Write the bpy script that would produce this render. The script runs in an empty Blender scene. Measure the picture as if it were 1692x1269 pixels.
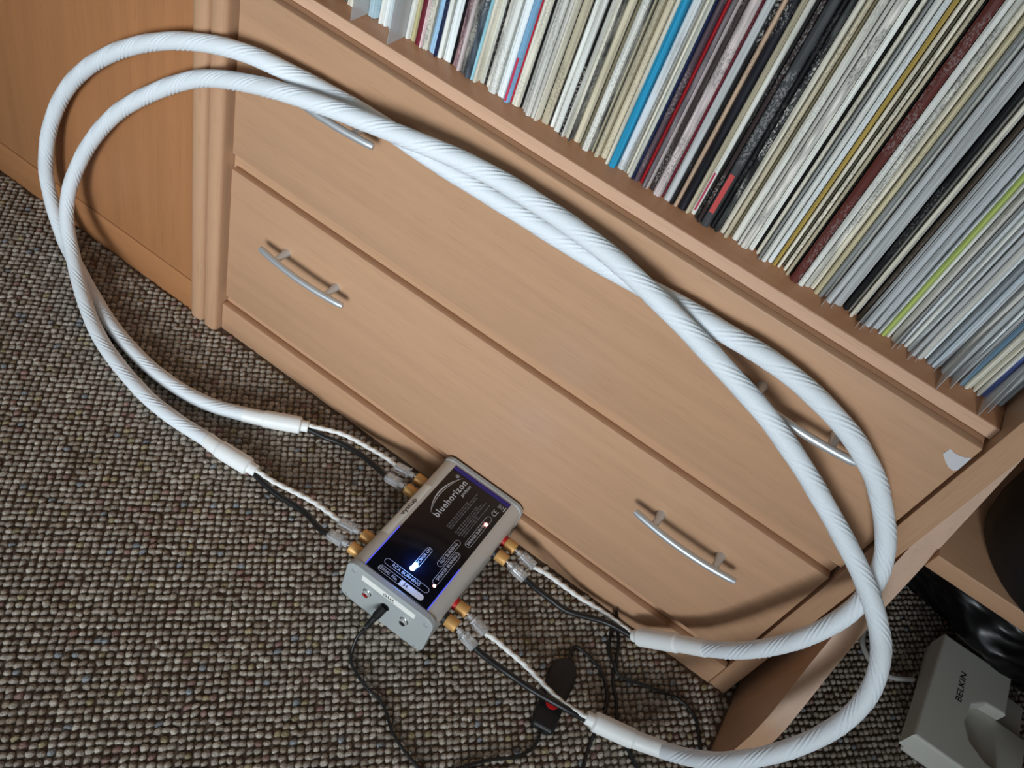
import bpy, bmesh, math, random
import numpy as np
from mathutils import Matrix, Vector
random.seed(7); rng = np.random.default_rng(7)
S = bpy.context.scene
COL = S.collection

# ------------------------------------------------------------------ camera
cam = bpy.data.cameras.new('camera'); cam_o = bpy.data.objects.new('camera', cam); COL.objects.link(cam_o)
_r = (0.8101676, 0.5156659, 0.2787778); _d = (0.5603057, -0.5414274, -0.6268285); _f = (-0.1722962, 0.6640370, -0.7275775)
cam_o.matrix_world = Matrix(((_r[0], -_d[0], -_f[0], 0.65114), (_r[1], -_d[1], -_f[1], -0.70578), (_r[2], -_d[2], -_f[2], 1.05412), (0, 0, 0, 1)))
cam.sensor_width = 36.0; cam.lens = 36.0 * 1401.4 / 1692.0; cam.clip_start = 0.02
S.camera = cam_o

# ------------------------------------------------------------------ world and light
S.view_settings.view_transform = 'Standard'; S.view_settings.look = 'None'
S.view_settings.gamma = 1.0; S.view_settings.use_curve_mapping = False
S.view_settings.exposure = 0.30
W = bpy.data.worlds.new('room_daylight'); S.world = W; W.use_nodes = True
W.node_tree.nodes['Background'].inputs[0].default_value = (0.80, 0.90, 1.0, 1); W.node_tree.nodes['Background'].inputs[1].default_value = 0.66
def area(name, loc, target, sx, sy, power, color):
    l = bpy.data.lights.new(name, 'AREA'); l.shape = 'RECTANGLE'; l.size = sx; l.size_y = sy; l.energy = power; l.color = color
    o = bpy.data.objects.new(name, l); COL.objects.link(o); o.location = loc
    o.rotation_euler = (Vector(target) - Vector(loc)).to_track_quat('-Z', 'Y').to_euler()
    return o
key = area('window_light', (1.2, -3.0, 1.1), (0.20, -0.03, 0.32), 1.3, 1.3, 5.1, (0.86, 0.94, 1.0)); key.data.spread = math.radians(30)

# ------------------------------------------------------------------ helpers
def srgb(r, g, b):
    f = lambda c: (c / 255 / 12.92) if c / 255 <= 0.04045 else ((c / 255 + 0.055) / 1.055) ** 2.4
    return (f(r), f(g), f(b), 1.0)
MATS = {}
def mat(name, col=(1, 1, 1, 1), rough=0.5, metal=0.0, spec=0.5, **kw):
    m = bpy.data.materials.new(name); m.use_nodes = True; b = m.node_tree.nodes['Principled BSDF']
    b.inputs['Base Color'].default_value = col; b.inputs['Roughness'].default_value = rough; b.inputs['Metallic'].default_value = metal
    b.inputs['Specular IOR Level'].default_value = spec
    for k, v in kw.items(): b.inputs[k.replace('_', ' ')].default_value = v
    MATS[name] = m
    return m
def nd(m, typ, **kw):
    n = m.node_tree.nodes.new(typ)
    for k, v in kw.items(): setattr(n, k, v)
    return n
def lk(m, a, b): m.node_tree.links.new(a, b)
def bsdf(m): return m.node_tree.nodes['Principled BSDF']
def ramp(m, fac, stops):
    r = nd(m, 'ShaderNodeValToRGB'); e = r.color_ramp.elements
    while len(e) < len(stops): e.new(0.5)
    for el, (p, c) in zip(e, stops): el.position = p; el.color = c
    lk(m, fac, r.inputs[0]); return r
def bump(m, h, strength, dist=0.001):
    b = nd(m, 'ShaderNodeBump'); b.inputs['Strength'].default_value = strength; b.inputs['Distance'].default_value = dist
    lk(m, h, b.inputs['Height']); lk(m, b.outputs[0], bsdf(m).inputs['Normal'])

def wood(name, base, along, rough=0.42, var=0.10):
    """beech foil: short fine flecks and slow bands running along one axis"""
    m = mat(name, base, rough, spec=0.4)
    tc = nd(m, 'ShaderNodeTexCoord'); mp = nd(m, 'ShaderNodeMapping'); lk(m, tc.outputs['Object'], mp.inputs[0])
    sc = [60.0, 60.0, 60.0]; sc['xyz'.index(along)] = 2.2; mp.inputs['Scale'].default_value = sc
    n1 = nd(m, 'ShaderNodeTexNoise'); n1.inputs['Scale'].default_value = 1.0; n1.inputs['Detail'].default_value = 3; lk(m, mp.outputs[0], n1.inputs[0])
    mp2 = nd(m, 'ShaderNodeMapping'); lk(m, tc.outputs['Object'], mp2.inputs[0])
    sc = [620.0, 620.0, 620.0]; sc['xyz'.index(along)] = 22.0; mp2.inputs['Scale'].default_value = sc
    n2 = nd(m, 'ShaderNodeTexNoise'); n2.inputs['Scale'].default_value = 1.0; n2.inputs['Detail'].default_value = 1; lk(m, mp2.outputs[0], n2.inputs[0])
    c = np.array(base[:3]); var *= 0.55
    r1 = ramp(m, n1.outputs[0], [(0.3, (*(c * (1 - var)), 1)), (0.7, (*(c * (1 + var)), 1))])
    r2 = ramp(m, n2.outputs[0], [(0.30, (0.80, 0.74, 0.68, 1)), (0.42, (1, 1, 1, 1))])
    mx = nd(m, 'ShaderNodeMixRGB', blend_type='MULTIPLY'); mx.inputs[0].default_value = 0.42
    lk(m, r1.outputs[0], mx.inputs[1]); lk(m, r2.outputs[0], mx.inputs[2]); lk(m, mx.outputs[0], bsdf(m).inputs['Base Color'])
    return m

class MB:
    """collects shapes in one mesh"""
    def __init__(s): s.v = []; s.f = []; s.sm = []
    def add(s, vs, fs, smooth=False):
        o = len(s.v); s.v += [tuple(v) for v in vs]; s.f += [tuple(i + o for i in f) for f in fs]; s.sm += [smooth] * len(fs); return s
    def box(s, x0, x1, y0, y1, z0, z1):
        v = [(x, y, z) for x in (x0, x1) for y in (y0, y1) for z in (z0, z1)]
        return s.add(v, [(0, 1, 3, 2), (4, 6, 7, 5), (0, 4, 5, 1), (2, 3, 7, 6), (0, 2, 6, 4), (1, 5, 7, 3)])
    def rbox(s, x0, x1, y0, y1, z0, z1, r=0.002, seg=2):
        bm = bmesh.new(); bmesh.ops.create_cube(bm, size=1.0)
        for v in bm.verts: v.co = Vector(((x0 + x1) / 2 + v.co.x * (x1 - x0), (y0 + y1) / 2 + v.co.y * (y1 - y0), (z0 + z1) / 2 + v.co.z * (z1 - z0)))
        bmesh.ops.bevel(bm, geom=bm.edges[:], offset=r, segments=seg, affect='EDGES', profile=0.5)
        bm.verts.index_update()
        s.add([v.co[:] for v in bm.verts], [[v.index for v in f.verts] for f in bm.faces]); bm.free(); return s
    def prism(s, poly, axis, a, b, smooth=False):
        """poly: 2D points; extruded along axis from a to b. axes order: x->(y,z) y->(x,z) z->(x,y)"""
        n = len(poly)
        def P(p, t):
            if axis == 'x': return (t, p[0], p[1])
            if axis == 'y': return (p[0], t, p[1])
            return (p[0], p[1], t)
        v = [P(p, a) for p in poly] + [P(p, b) for p in poly]
        f = [tuple(range(n))[::-1], tuple(range(n, 2 * n))]
        o = len(s.v); s.add(v, f)
        s.f += [(o + i, o + (i + 1) % n, o + n + (i + 1) % n, o + n + i) for i in range(n)]; s.sm += [smooth] * n
        return s
    def sweep(s, pts, radius, n=12, lobes=None, caps=True):
        pts = np.asarray(pts, float); m = len(pts)
        T = np.gradient(pts, axis=0); T /= np.linalg.norm(T, axis=1)[:, None]
        up = np.array([0, 0, 1.0]) if abs(T[0][2]) < 0.9 else np.array([1.0, 0, 0])
        N = np.cross(up, T[0]); N /= np.linalg.norm(N)
        d = np.concatenate([[0], np.cumsum(np.linalg.norm(np.diff(pts, axis=0), axis=1))])
        th = np.linspace(0, 2 * np.pi, n, endpoint=False); vs = []
        for i in range(m):
            N = N - T[i] * (N @ T[i]); N /= np.linalg.norm(N); B = np.cross(T[i], N)
            r = radius(d[i] / d[-1]) if callable(radius) else (radius[i] if hasattr(radius, '__len__') else radius)
            rr = r * (lobes(th, d[i]) if lobes else np.ones(n))
            vs.append(pts[i] + (np.cos(th) * rr)[:, None] * N + (np.sin(th) * rr)[:, None] * B)
        vs = np.concatenate(vs); fs = [(i * n + k, i * n + (k + 1) % n, (i + 1) * n + (k + 1) % n, (i + 1) * n + k) for i in range(m - 1) for k in range(n)]
        o = len(s.v); s.add(vs, fs, True)
        if caps:
            s.f += [tuple(o + k for k in range(n))[::-1], tuple(o + (m - 1) * n + k for k in range(n))]; s.sm += [False, False]
        return s
    def cyl(s, a, b, r, n=16, r2=None): return s.sweep([a, b], [r, r if r2 is None else r2], n)
    def lathe(s, a, b, prof, n=20):
        """prof: (t along a->b in metres, radius)"""
        a = np.array(a, float); b = np.array(b, float); d = (b - a) / np.linalg.norm(b - a)
        T = d; up = np.array([0, 0, 1.0]) if abs(T[2]) < 0.9 else np.array([1.0, 0, 0])
        N = np.cross(up, T); N /= np.linalg.norm(N); B = np.cross(T, N); th = np.linspace(0, 2 * np.pi, n, endpoint=False)
        vs = np.concatenate([a + d * t + (np.cos(th) * r)[:, None] * N + (np.sin(th) * r)[:, None] * B for t, r in prof]); m = len(prof)
        o = len(s.v)
        s.add(vs, [(i * n + k, i * n + (k + 1) % n, (i + 1) * n + (k + 1) % n, (i + 1) * n + k) for i in range(m - 1) for k in range(n)], True)
        s.f += [tuple(o + k for k in range(n))[::-1], tuple(o + (m - 1) * n + k for k in range(n))]; s.sm += [False, False]
        return s
    def build(s, name, material, parent=None, off=(0, 0, 0), auto=True):
        me = bpy.data.meshes.new(name); o_ = np.array(off, float)
        me.from_pydata([tuple(np.array(v) - o_) for v in s.v], [], s.f); me.polygons.foreach_set('use_smooth', s.sm)
        if auto: me.set_sharp_from_angle(angle=math.radians(45))
        me.update()
        return link(name, me, material, parent)
def link(name, me, material, parent=None):
    if material: me.materials.clear(); me.materials.append(material)
    o = bpy.data.objects.new(name, me); COL.objects.link(o)
    if parent: o.parent = parent
    return o
def thing(name, label, cat, loc=(0, 0, 0), rz=0, group=None):
    o = bpy.data.objects.new(name, None); COL.objects.link(o); o.location = loc; o.rotation_euler = (0, 0, rz); o.empty_display_size = 0.02
    return tag(o, label, cat, group)
def tag(o, label, cat=None, group=None):
    o['label'] = label
    if cat: o['category'] = cat
    if group: o['group'] = group
    return o
def structure(o): o['kind'] = 'structure'; return o
def spline(P, step=0.004):
    """Catmull-Rom through P resampled at even steps"""
    P = np.asarray(P, float); P = np.vstack([2 * P[0] - P[1], P, 2 * P[-1] - P[-2]]); out = []
    for i in range(1, len(P) - 2):
        p0, p1, p2, p3 = P[i - 1:i + 3]
        for t in np.linspace(0, 1, 24, endpoint=False):
            out.append(0.5 * ((2 * p1) + (-p0 + p2) * t + (2 * p0 - 5 * p1 + 4 * p2 - p3) * t * t + (-p0 + 3 * p1 - 3 * p2 + p3) * t ** 3))
    out.append(P[-2]); out = np.array(out)
    d = np.concatenate([[0], np.cumsum(np.linalg.norm(np.diff(out, axis=0), axis=1))]); k = max(2, int(d[-1] / step) + 1)
    t = np.linspace(0, d[-1], k); return np.stack([np.interp(t, d, out[:, j]) for j in range(3)], 1)
def smooth(P, it):
    P = P.copy()
    for _ in range(it): P[1:-1] = P[1:-1] * 0.5 + (P[:-2] + P[2:]) * 0.25
    return P
def lettering(name, text, size, material, parent, origin, xdir, ydir, depth=0.0002, align='CENTER', stretch=1.0, space=1.0, bold=0.0):
    """flat print: real text outline, thin, standing on a surface"""
    c = bpy.data.curves.new(name, 'FONT'); c.body = text; c.space_character = space; c.offset = bold; c.size = size; c.align_x = align; c.align_y = 'CENTER'; c.resolution_u = 3; c.extrude = depth / 2
    t = bpy.data.objects.new(name, c); COL.objects.link(t)
    me = bpy.data.meshes.new_from_object(t); bpy.data.objects.remove(t); bpy.data.curves.remove(c); me.name = name
    X = Vector(xdir).normalized(); Y = Vector(ydir).normalized(); Z = X.cross(Y)
    M = Matrix((X * stretch, Y, Z)).transposed().to_4x4(); M.translation = Vector(origin); me.transform(M)
    return link(name, me, material, parent)

# ------------------------------------------------------------------ materials
BEECH = srgb(187, 147, 115)
beech_x = wood('beech_along_x', BEECH, 'x'); beech_z = wood('beech_along_z', BEECH, 'z')
beech_warm = wood('beech_warm', srgb(168, 116, 76), 'z', 0.4); beech_warm_shaded_x = wood('beech_warm_shaded_x', srgb(168, 116, 76), 'x', 0.4)  # left cabinet's shade is partly put into this darker, warmer wood colour
beech_edge = wood('beech_edge', srgb(206, 168, 140), 'x', 0.45, 0.05)
beech_board = wood('beech_board', srgb(178, 128, 94), 'x', 0.35)
steel = mat('satin_nickel', srgb(206, 210, 212), 0.42, 0.65)
white_plastic = mat('white_plastic', srgb(240, 242, 240), 0.45)
black_rubber = mat('black_rubber', srgb(22, 22, 22), 0.45)
black_plastic = mat('black_plastic', srgb(20, 20, 22), 0.5)
aluminium = mat('anodised_aluminium', srgb(200, 200, 196), 0.4, 0.25)
plate_grey = mat('grey_painted_plate', srgb(172, 178, 178), 0.5, 0.15)
gold = mat('brushed_gold', srgb(220, 170, 104), 0.45, 0.4)
red_plastic = mat('red_plastic', srgb(190, 20, 24), 0.4)
paper = mat('white_tape', srgb(232, 232, 226), 0.6)
ink = mat('black_ink', srgb(24, 24, 26), 0.6); silver_ink = mat('silver_print', srgb(190, 190, 192), 0.5)
bright_pin = mat('bright_pin', srgb(235, 235, 235), 0.15, 1.0)
hole = mat('dark_socket', srgb(10, 8, 8), 0.4)
clear = mat('clear_acrylic', srgb(248, 250, 252), 0.2, Transmission_Weight=0.72, IOR=1.4)
frost = mat('frosted_plastic', srgb(214, 214, 214), 0.35, Alpha=0.62)
# ------------------------------------------------------------------ room shell
carpet_base = mat('carpet_backing', srgb(98, 84, 72), 0.95, spec=0.1)
structure(MB().box(-1.1, 1.9, -3.6, 0.9, -0.02, 0.0).build('floor', carpet_base))
wall_paint = mat('wall_paint', srgb(225, 222, 214), 0.9)
structure(MB().box(-1.1, 1.9, 0.80, 0.90, 0.0, 2.5).build('wall_back', wall_paint))
structure(MB().box(-1.1, -1.0, -3.6, 0.80, 0.0, 2.5).build('wall_left', wall_paint))
structure(MB().box(1.80, 1.90, -3.6, 0.80, 0.0, 2.5).build('wall_right', wall_paint))
structure(MB().box(-1.1, 1.90, -3.6, 0.90, 2.5, 2.6).build('ceiling', wall_paint))

# woven loop pile of the carpet: one little arched loop per stitch, laid in rows turned to the furniture
def carpet():
    a = math.radians(40.5); ca, sa = math.cos(a), math.sin(a); px, py = 0.0094, 0.0090
    U, V = np.meshgrid(np.arange(-280, 281), np.arange(-280, 281)); U = U.ravel().astype(float); V = V.ravel().astype(float)
    u = (U + 0.06 * V) * px + rng.normal(0, 0.0007, U.size); v = V * py + rng.normal(0, 0.0006, U.size)
    X = 0.35 + u * ca - v * sa; Y = -0.15 + u * sa + v * ca
    k = (X > -0.62) & (X < 1.62) & (Y > -0.78) & (Y < 0.5) & ~((Y > -0.005) & (X < 0.905)) & ~((Y > -0.010) & (X < -0.055)) & ~((Y > -0.002) & (X < 0.933)) & ~((Y > -0.09) & (X > 0.940) & (X < 0.971))
    X, Y = X[k], Y[k]; n = X.size
    ang = a + math.radians(22) + rng.normal(0, 0.30, n); L = 0.0055 * rng.uniform(0.85, 1.15, n); Wd = 0.0044 * rng.uniform(0.85, 1.15, n); H = 0.0040 * rng.uniform(0.7, 1.2, n)
    th = np.arange(6) * math.pi / 3
    ring = np.concatenate([np.stack([np.cos(th), np.sin(th), 0 * th - 0.25], 1), np.stack([0.78 * np.cos(th + 0.5), 0.78 * np.sin(th + 0.5), 0 * th + 0.62], 1), [[0, 0, 1.0]]])
    P = np.zeros((n, 13, 3)); jit = rng.uniform(0.86, 1.12, (n, 13)); lx = ring[None, :, 0] * L[:, None] * jit + rng.normal(0, 0.0004, (n, 1)) * (np.arange(13) > 5); ly = ring[None, :, 1] * Wd[:, None] * jit + rng.normal(0.0006, 0.0005, (n, 1)) * (np.arange(13) > 5)
    P[:, :, 0] = X[:, None] + lx * np.cos(ang)[:, None] - ly * np.sin(ang)[:, None]
    P[:, :, 1] = Y[:, None] + lx * np.sin(ang)[:, None] + ly * np.cos(ang)[:, None]
    P[:, :, 2] = np.maximum(ring[None, :, 2] * H[:, None], -0.001)
    F = []
    for i in range(6):
        j = (i + 1) % 6; F += [(i, j, 6 + i), (j, 6 + j, 6 + i), (6 + i, 6 + j, 12)]
    F = np.array(F); faces = (F[None] + (np.arange(n) * 13)[:, None, None]).reshape(-1, 3)
    me = bpy.data.meshes.new('carpet'); me.vertices.add(n * 13); me.vertices.foreach_set('co', P.ravel())
    m = len(faces); me.loops.add(m * 3); me.loops.foreach_set('vertex_index', faces.ravel().astype(np.int32)); me.polygons.add(m)
    me.polygons.foreach_set('loop_start', np.arange(m, dtype=np.int32) * 3); me.polygons.foreach_set('use_smooth', np.ones(m, bool)); me.update(); me.validate()
    pal = np.array([srgb(174, 164, 152), srgb(160, 149, 137), srgb(186, 177, 165), srgb(150, 136, 120), srgb(160, 148, 118), srgb(150, 122, 114), srgb(140, 144, 148)])
    c = pal[rng.choice(7, n, p=[0.34, 0.26, 0.22, 0.1, 0.035, 0.025, 0.02])] * rng.uniform(0.88, 1.24, n)[:, None]; c[:, 3] = 1
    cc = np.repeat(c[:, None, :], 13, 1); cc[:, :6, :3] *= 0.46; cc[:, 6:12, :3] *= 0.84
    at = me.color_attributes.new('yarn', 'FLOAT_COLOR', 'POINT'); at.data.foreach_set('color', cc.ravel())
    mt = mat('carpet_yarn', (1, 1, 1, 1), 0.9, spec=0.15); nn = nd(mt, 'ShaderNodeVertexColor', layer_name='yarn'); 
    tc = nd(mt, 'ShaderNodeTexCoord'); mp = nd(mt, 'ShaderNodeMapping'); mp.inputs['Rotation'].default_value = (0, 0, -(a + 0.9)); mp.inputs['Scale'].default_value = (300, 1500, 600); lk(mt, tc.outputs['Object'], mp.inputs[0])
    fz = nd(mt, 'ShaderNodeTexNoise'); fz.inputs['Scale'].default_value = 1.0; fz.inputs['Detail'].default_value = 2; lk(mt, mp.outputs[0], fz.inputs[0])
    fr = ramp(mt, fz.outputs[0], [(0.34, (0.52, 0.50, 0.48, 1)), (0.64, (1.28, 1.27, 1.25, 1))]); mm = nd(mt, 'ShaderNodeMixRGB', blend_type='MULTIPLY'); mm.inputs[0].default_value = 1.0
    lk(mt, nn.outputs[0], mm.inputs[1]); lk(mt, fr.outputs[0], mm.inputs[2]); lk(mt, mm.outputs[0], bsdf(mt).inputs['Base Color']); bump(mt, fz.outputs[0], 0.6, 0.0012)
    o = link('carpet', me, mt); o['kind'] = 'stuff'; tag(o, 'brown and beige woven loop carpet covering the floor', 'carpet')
carpet()

# ------------------------------------------------------------------ left cabinet (plain door, plinth, ribbed corner post)
c1 = thing('cabinet', 'plain beech cabinet left of the drawers, large door over a low plinth', 'cabinet', (-0.3, 0.0, 0.0))
o1 = (-0.3, 0, 0)
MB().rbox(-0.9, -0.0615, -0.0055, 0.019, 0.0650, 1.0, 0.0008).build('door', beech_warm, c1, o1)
MB().rbox(-0.9, -0.0605, -0.0068, 0.03, 0.0, 0.0638, 0.0006).build('plinth', beech_warm_shaded_x, c1, o1)
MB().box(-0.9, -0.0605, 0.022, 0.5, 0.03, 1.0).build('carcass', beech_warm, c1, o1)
prof = [(-0.0600, 0.03), (-0.0600, -0.006)]
for x0, x1 in ((-0.0600, -0.0345), (-0.0325, -0.0075)):
    for t in np.linspace(0, math.pi, 9): prof.append(((x0 + x1) / 2 - math.cos(t) * (x1 - x0) / 2, -0.0065 - 0.008 * math.sin(t) ** 0.8))
prof.append((-0.0075, 0.03))
MB().prism(prof, 'z', 0.0, 1.0, True).build('corner_post', beech_z, c1, o1)

# ------------------------------------------------------------------ drawer unit with the record shelf on top
c2 = thing('drawer_unit', 'beech unit with two wide drawers below an open shelf of records', 'cabinet', (0.45, 0.0, 0.0)); o2 = (0.45, 0, 0)
MB().rbox(-0.006, 0.9040, 0.0, 0.0112, 0.0, 0.0555, 0.0015).build('plinth', beech_x, c2, o2)
MB().box(-0.006, 0.9000, 0.0115, 0.40, 0.05, 0.5707).build('carcass', beech_x, c2, o2)
MB().rbox(0.9048, 0.9295, 0.001, 0.42, 0.0, 1.05, 0.0008).build('side_panel', beech_z, c2, o2)
MB().rbox(-0.006, 0.9042, 0.0205, 0.42, 0.5708, 0.5862, 0.0012).build('shelf_board', beech_board, c2, o2)
tag(MB().box(-0.006, 0.9042, 0.0198, 0.0210, 0.5714, 0.5856).build('edge_strip', beech_edge, c2, o2), 'pale front edge strip of the shelf board')
MB().box(-0.006, 0.9042, 0.42, 0.432, 0.571, 1.05).build('back_panel', beech_x, c2, o2)
def drawer(z0, z1):
    d = MB().rbox(0.0, 0.9005, 0.0, 0.0112, z0, z1, 0.0012).build('drawer', beech_x, c2, o2)
    return d
dr_lo = drawer(0.078, 0.3153); dr_up = drawer(0.3402, 0.5709)
def handle(xc, z, parent, k=0.0):
    b = MB(); half = 0.0715
    t = np.linspace(-1, 1, 25); pts = np.stack([xc + t * half, -0.0275 + 0.0065 * t ** 2 * 1.0, z + 0 * t], 1)
    b.sweep(pts, lambda u: 0.0046 if 0.02 < u < 0.98 else 0.0038, 14)
    for s in (-1, 1):
        b.lathe((xc + s * 0.0432, 0.0005, z), (xc + s * 0.0432, -0.0245, z), [(0, 0.0062), (0.003, 0.0058), (0.012, 0.0047), (0.024, 0.0044)], 14)
    return b.build('handle', steel, parent, o2)
for x in (0.1475, 0.7535): handle(x, 0.2405, dr_lo); handle(x, 0.494, dr_up)
# torn white sticker at the right end of the upper drawer
pol = [(0.8797, 0.5438), (0.8804, 0.5533), (0.8851, 0.5518), (0.8904, 0.5521), (0.8953, 0.554), (0.8995, 0.5580), (0.8999, 0.5459), (0.8999, 0.537), (0.8975, 0.5339), (0.892, 0.5346), (0.8859, 0.5386)]
tag(MB().prism(pol, 'y', -0.0006, 0.0004).build('sticker', mat('pale_sticker', srgb(206, 204, 206), 0.5), dr_up, o2), 'torn pale grey sticker at the right end of the drawer front')
LP = """727,831,grey,0.3,;831,943,black,0.3,;943,1076,greyd,0.5,;1077,1196,cream,0.1,;1196,1269,palegrey,0.1,;1269,1345,white,0.2,B;1345,1455,bluegrey,0.2,;1455,1506,bluegrey,0.2,;1506,1569,white,0.1,;1572,1628,bright,0,;1628,1716,palegrey,0.1,;1716,1792,bluegrey,0.1,;1792,1858,palegrey,0.1,B;1858,1917,white,0.15,;1917,1983,mustardw,0.2,;1987,2062,maroon,0.2,;2062,2091,pink,0.1,;2091,2132,greyl,0.6,;2132,2167,cream,0.1,;2169,2255,lightblue,0.15,;2257,2288,navy,0.1,;2288,2345,white,0.1,;2348,2460,bright,0,;2461,2478,black,0,;2478,2557,photo,0.8,;2557,2606,pinkgrey,0.3,;2608,2685,bw,1,;2687,2751,slate,0.7,;2753,2795,aqua,0.15,;2796,2843,cream,0.15,;2846,2902,creamg,0.1,;2904,2928,black,0.3,;2930,2992,greyl,0.7,;2993,3095,white,0.3,;3098,3203,bright,0.05,;3203,3271,skyblue,0.3,R;3272,3282,red,0,;3284,3384,cream,0.3,;3386,3402,black,0,;3404,3445,grey,0.1,;3447,3486,greyl,0.5,;3488,3551,greyw,0.3,;3553,3599,greyl,0.3,;3601,3645,cream,0.1,;3646,3663,black,0,;3665,3755,beige,0.5,;3756,3763,black,0,;3764,3826,white,0.1,;3828,3906,white,0.15,;3908,3942,black,0.8,;3943,3979,greyw,0.1,;3980,4036,cream,0.2,;4038,4059,bw,0.9,;4061,4146,creamd,0.1,;4147,4165,black,0.1,;4166,4203,olive,0.4,;4204,4278,greyw,0.4,;4280,4299,bw,0.9,;4301,4326,beige,0.2,;4328,4349,black,0.2,;4350,4405,beige,0.3,;4407,4478,creamd,0.35,;4479,4491,black,0,;4493,4535,cream,0.1,;4537,4613,turq,0.1,;4616,4698,bluew,0.25,W;4700,4728,grey,0.5,;4730,4766,cream,0.1,;4767,4813,creamg,0.1,;4815,4840,navy,0.1,;4841,4899,mauve,0.5,;4901,4947,redd,0.1,;4948,4999,mauveg,0.6,;5001,5021,pinkgrey,0.1,;5023,5084,darkbrown,0.5,;5085,5175,pinkw,0.55,;5176,5203,maroon,0.1,;5204,5285,frost,0.05,;5287,5329,black,0.7,;5331,5372,peach,0.3,;5374,5466,blackb,0.75,;5468,5513,beige,0.1,;5514,5575,greyw,0.2,C;5576,5615,black,0.2,;5617,5661,darkbrown,0.5,;5663,5756,greyd,0.5,D;5757,5812,black,0.1,;5813,5866,photod,1,;5867,5925,cream,0.2,;5927,5973,creamd,0.5,;5974,6001,olive,0.3,;6002,6080,greyw,0.3,;6082,6119,greyl,0.1,;6121,6202,greyl,0.6,;6203,6256,white,0.1,;6258,6282,black,0,;6283,6332,cream,0.3,;6333,6365,greym,0.1,;6367,6426,white,0.15,;6427,6481,bluew,0.2,;6483,6527,mustard,0.25,;6529,6570,cream,0.2,;6572,6596,gap_shade,0.2,;6598,6641,cream,0.5,;6642,6679,creamd,0.3,;6681,6700,black,0.2,;6701,6793,brownred,0.3,;6794,6855,white,0.3,;6858,6913,greyw,0.6,;6914,6966,cream,0.2,;6967,7020,creamy,0.3,;7022,7069,greym,0.2,;7071,7107,greyw,0.1,;7110,7178,frost,0.1,F;7180,7272,frost,0.1,;7285,7339,black,0.2,;7341,7370,grey,0.5,;7371,7408,cream,0.1,;7409,7433,greyl,0.2,;7434,7446,black,0,;7448,7486,brownd,0.2,;7488,7533,frost,0.1,F;7535,7619,frostb,0.1,F;7621,7705,frostb,0.2,;7707,7738,bluew,0.3,;7740,7794,lime,0.15,;7795,7837,white,0.05,;7839,7854,gap_shade,0.1,;7856,7916,greyl,0.45,;7917,7949,greym,0.1,F;7951,8001,bluew,0.3,;8003,8049,white,0.1,;8050,8102,bluew,0.2,;8105,8164,frost,0.1,F;8165,8231,greyl,0.2,;8233,8280,bright,0.05,;8282,8341,bluegd,0.2,;8344,8398,paleblue,0.15,;8400,8447,frost,0.1,F;8449,8505,greyl,0.3,;8506,8578,frostb,0.2,A;8581,8628,bright,0.3,;8630,8667,frost,0.1,F;8669,8721,steel,0.2,;8723,8780,cream,0.2,;8781,8806,white,0.1,;8807,8822,black,0,;8823,8861,cream,0.05,;8862,8872,black,0,;8873,8910,white,0.05,;8911,8978,indigo,0.3,;8979,9010,paleblue,0.1,A;9011,9060,frostb,0.1,;9061,9104,bright,0.05,;9105,9166,bluegd,0.1,"""
CABLE_FRONT = [(0.1421, -0.1739, 0.0120), (0.0788, -0.1796, 0.0118), (0.0103, -0.1759, 0.0118), (-0.0928, -0.1518, 0.0140), (-0.1753, -0.1148, 0.0300), (-0.2327, -0.0808, 0.0550), (-0.2546, -0.0680, 0.0813), (-0.2665, -0.0500, 0.1226), (-0.2605, -0.0340, 0.1693), (-0.2269, -0.0280, 0.2372), (-0.1742, -0.0250, 0.3115), (-0.1016, -0.0250, 0.3842), (-0.0299, -0.0280, 0.4417), (0.0424, -0.0360, 0.4803), (0.1102, -0.0445, 0.5087), (0.1678, -0.0445, 0.5246), (0.2224, -0.0430, 0.5360), (0.2754, -0.0420, 0.5467), (0.3305, -0.0340, 0.5526), (0.3805, -0.0300, 0.5553), (0.4328, -0.0300, 0.5559), (0.4780, -0.0320, 0.5559), (0.5243, -0.0360, 0.5537), (0.5725, -0.0420, 0.5477), (0.6208, -0.0430, 0.5355), (0.6707, -0.0460, 0.5218), (0.7253, -0.0490, 0.5058), (0.7839, -0.0470, 0.4748), (0.8414, -0.0420, 0.4354), (0.8885, -0.0500, 0.4093), (0.9226, -0.0600, 0.3883), (0.9534, -0.0700, 0.3618), (0.9669, -0.0850, 0.3484), (0.9790, -0.1020, 0.3201), (0.9825, -0.1180, 0.2833), (0.9712, -0.1400, 0.2418), (0.9489, -0.1600, 0.1951), (0.9255, -0.1630, 0.1320), (0.9049, -0.1520, 0.0732), (0.8801, -0.1420, 0.0272)]
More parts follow.
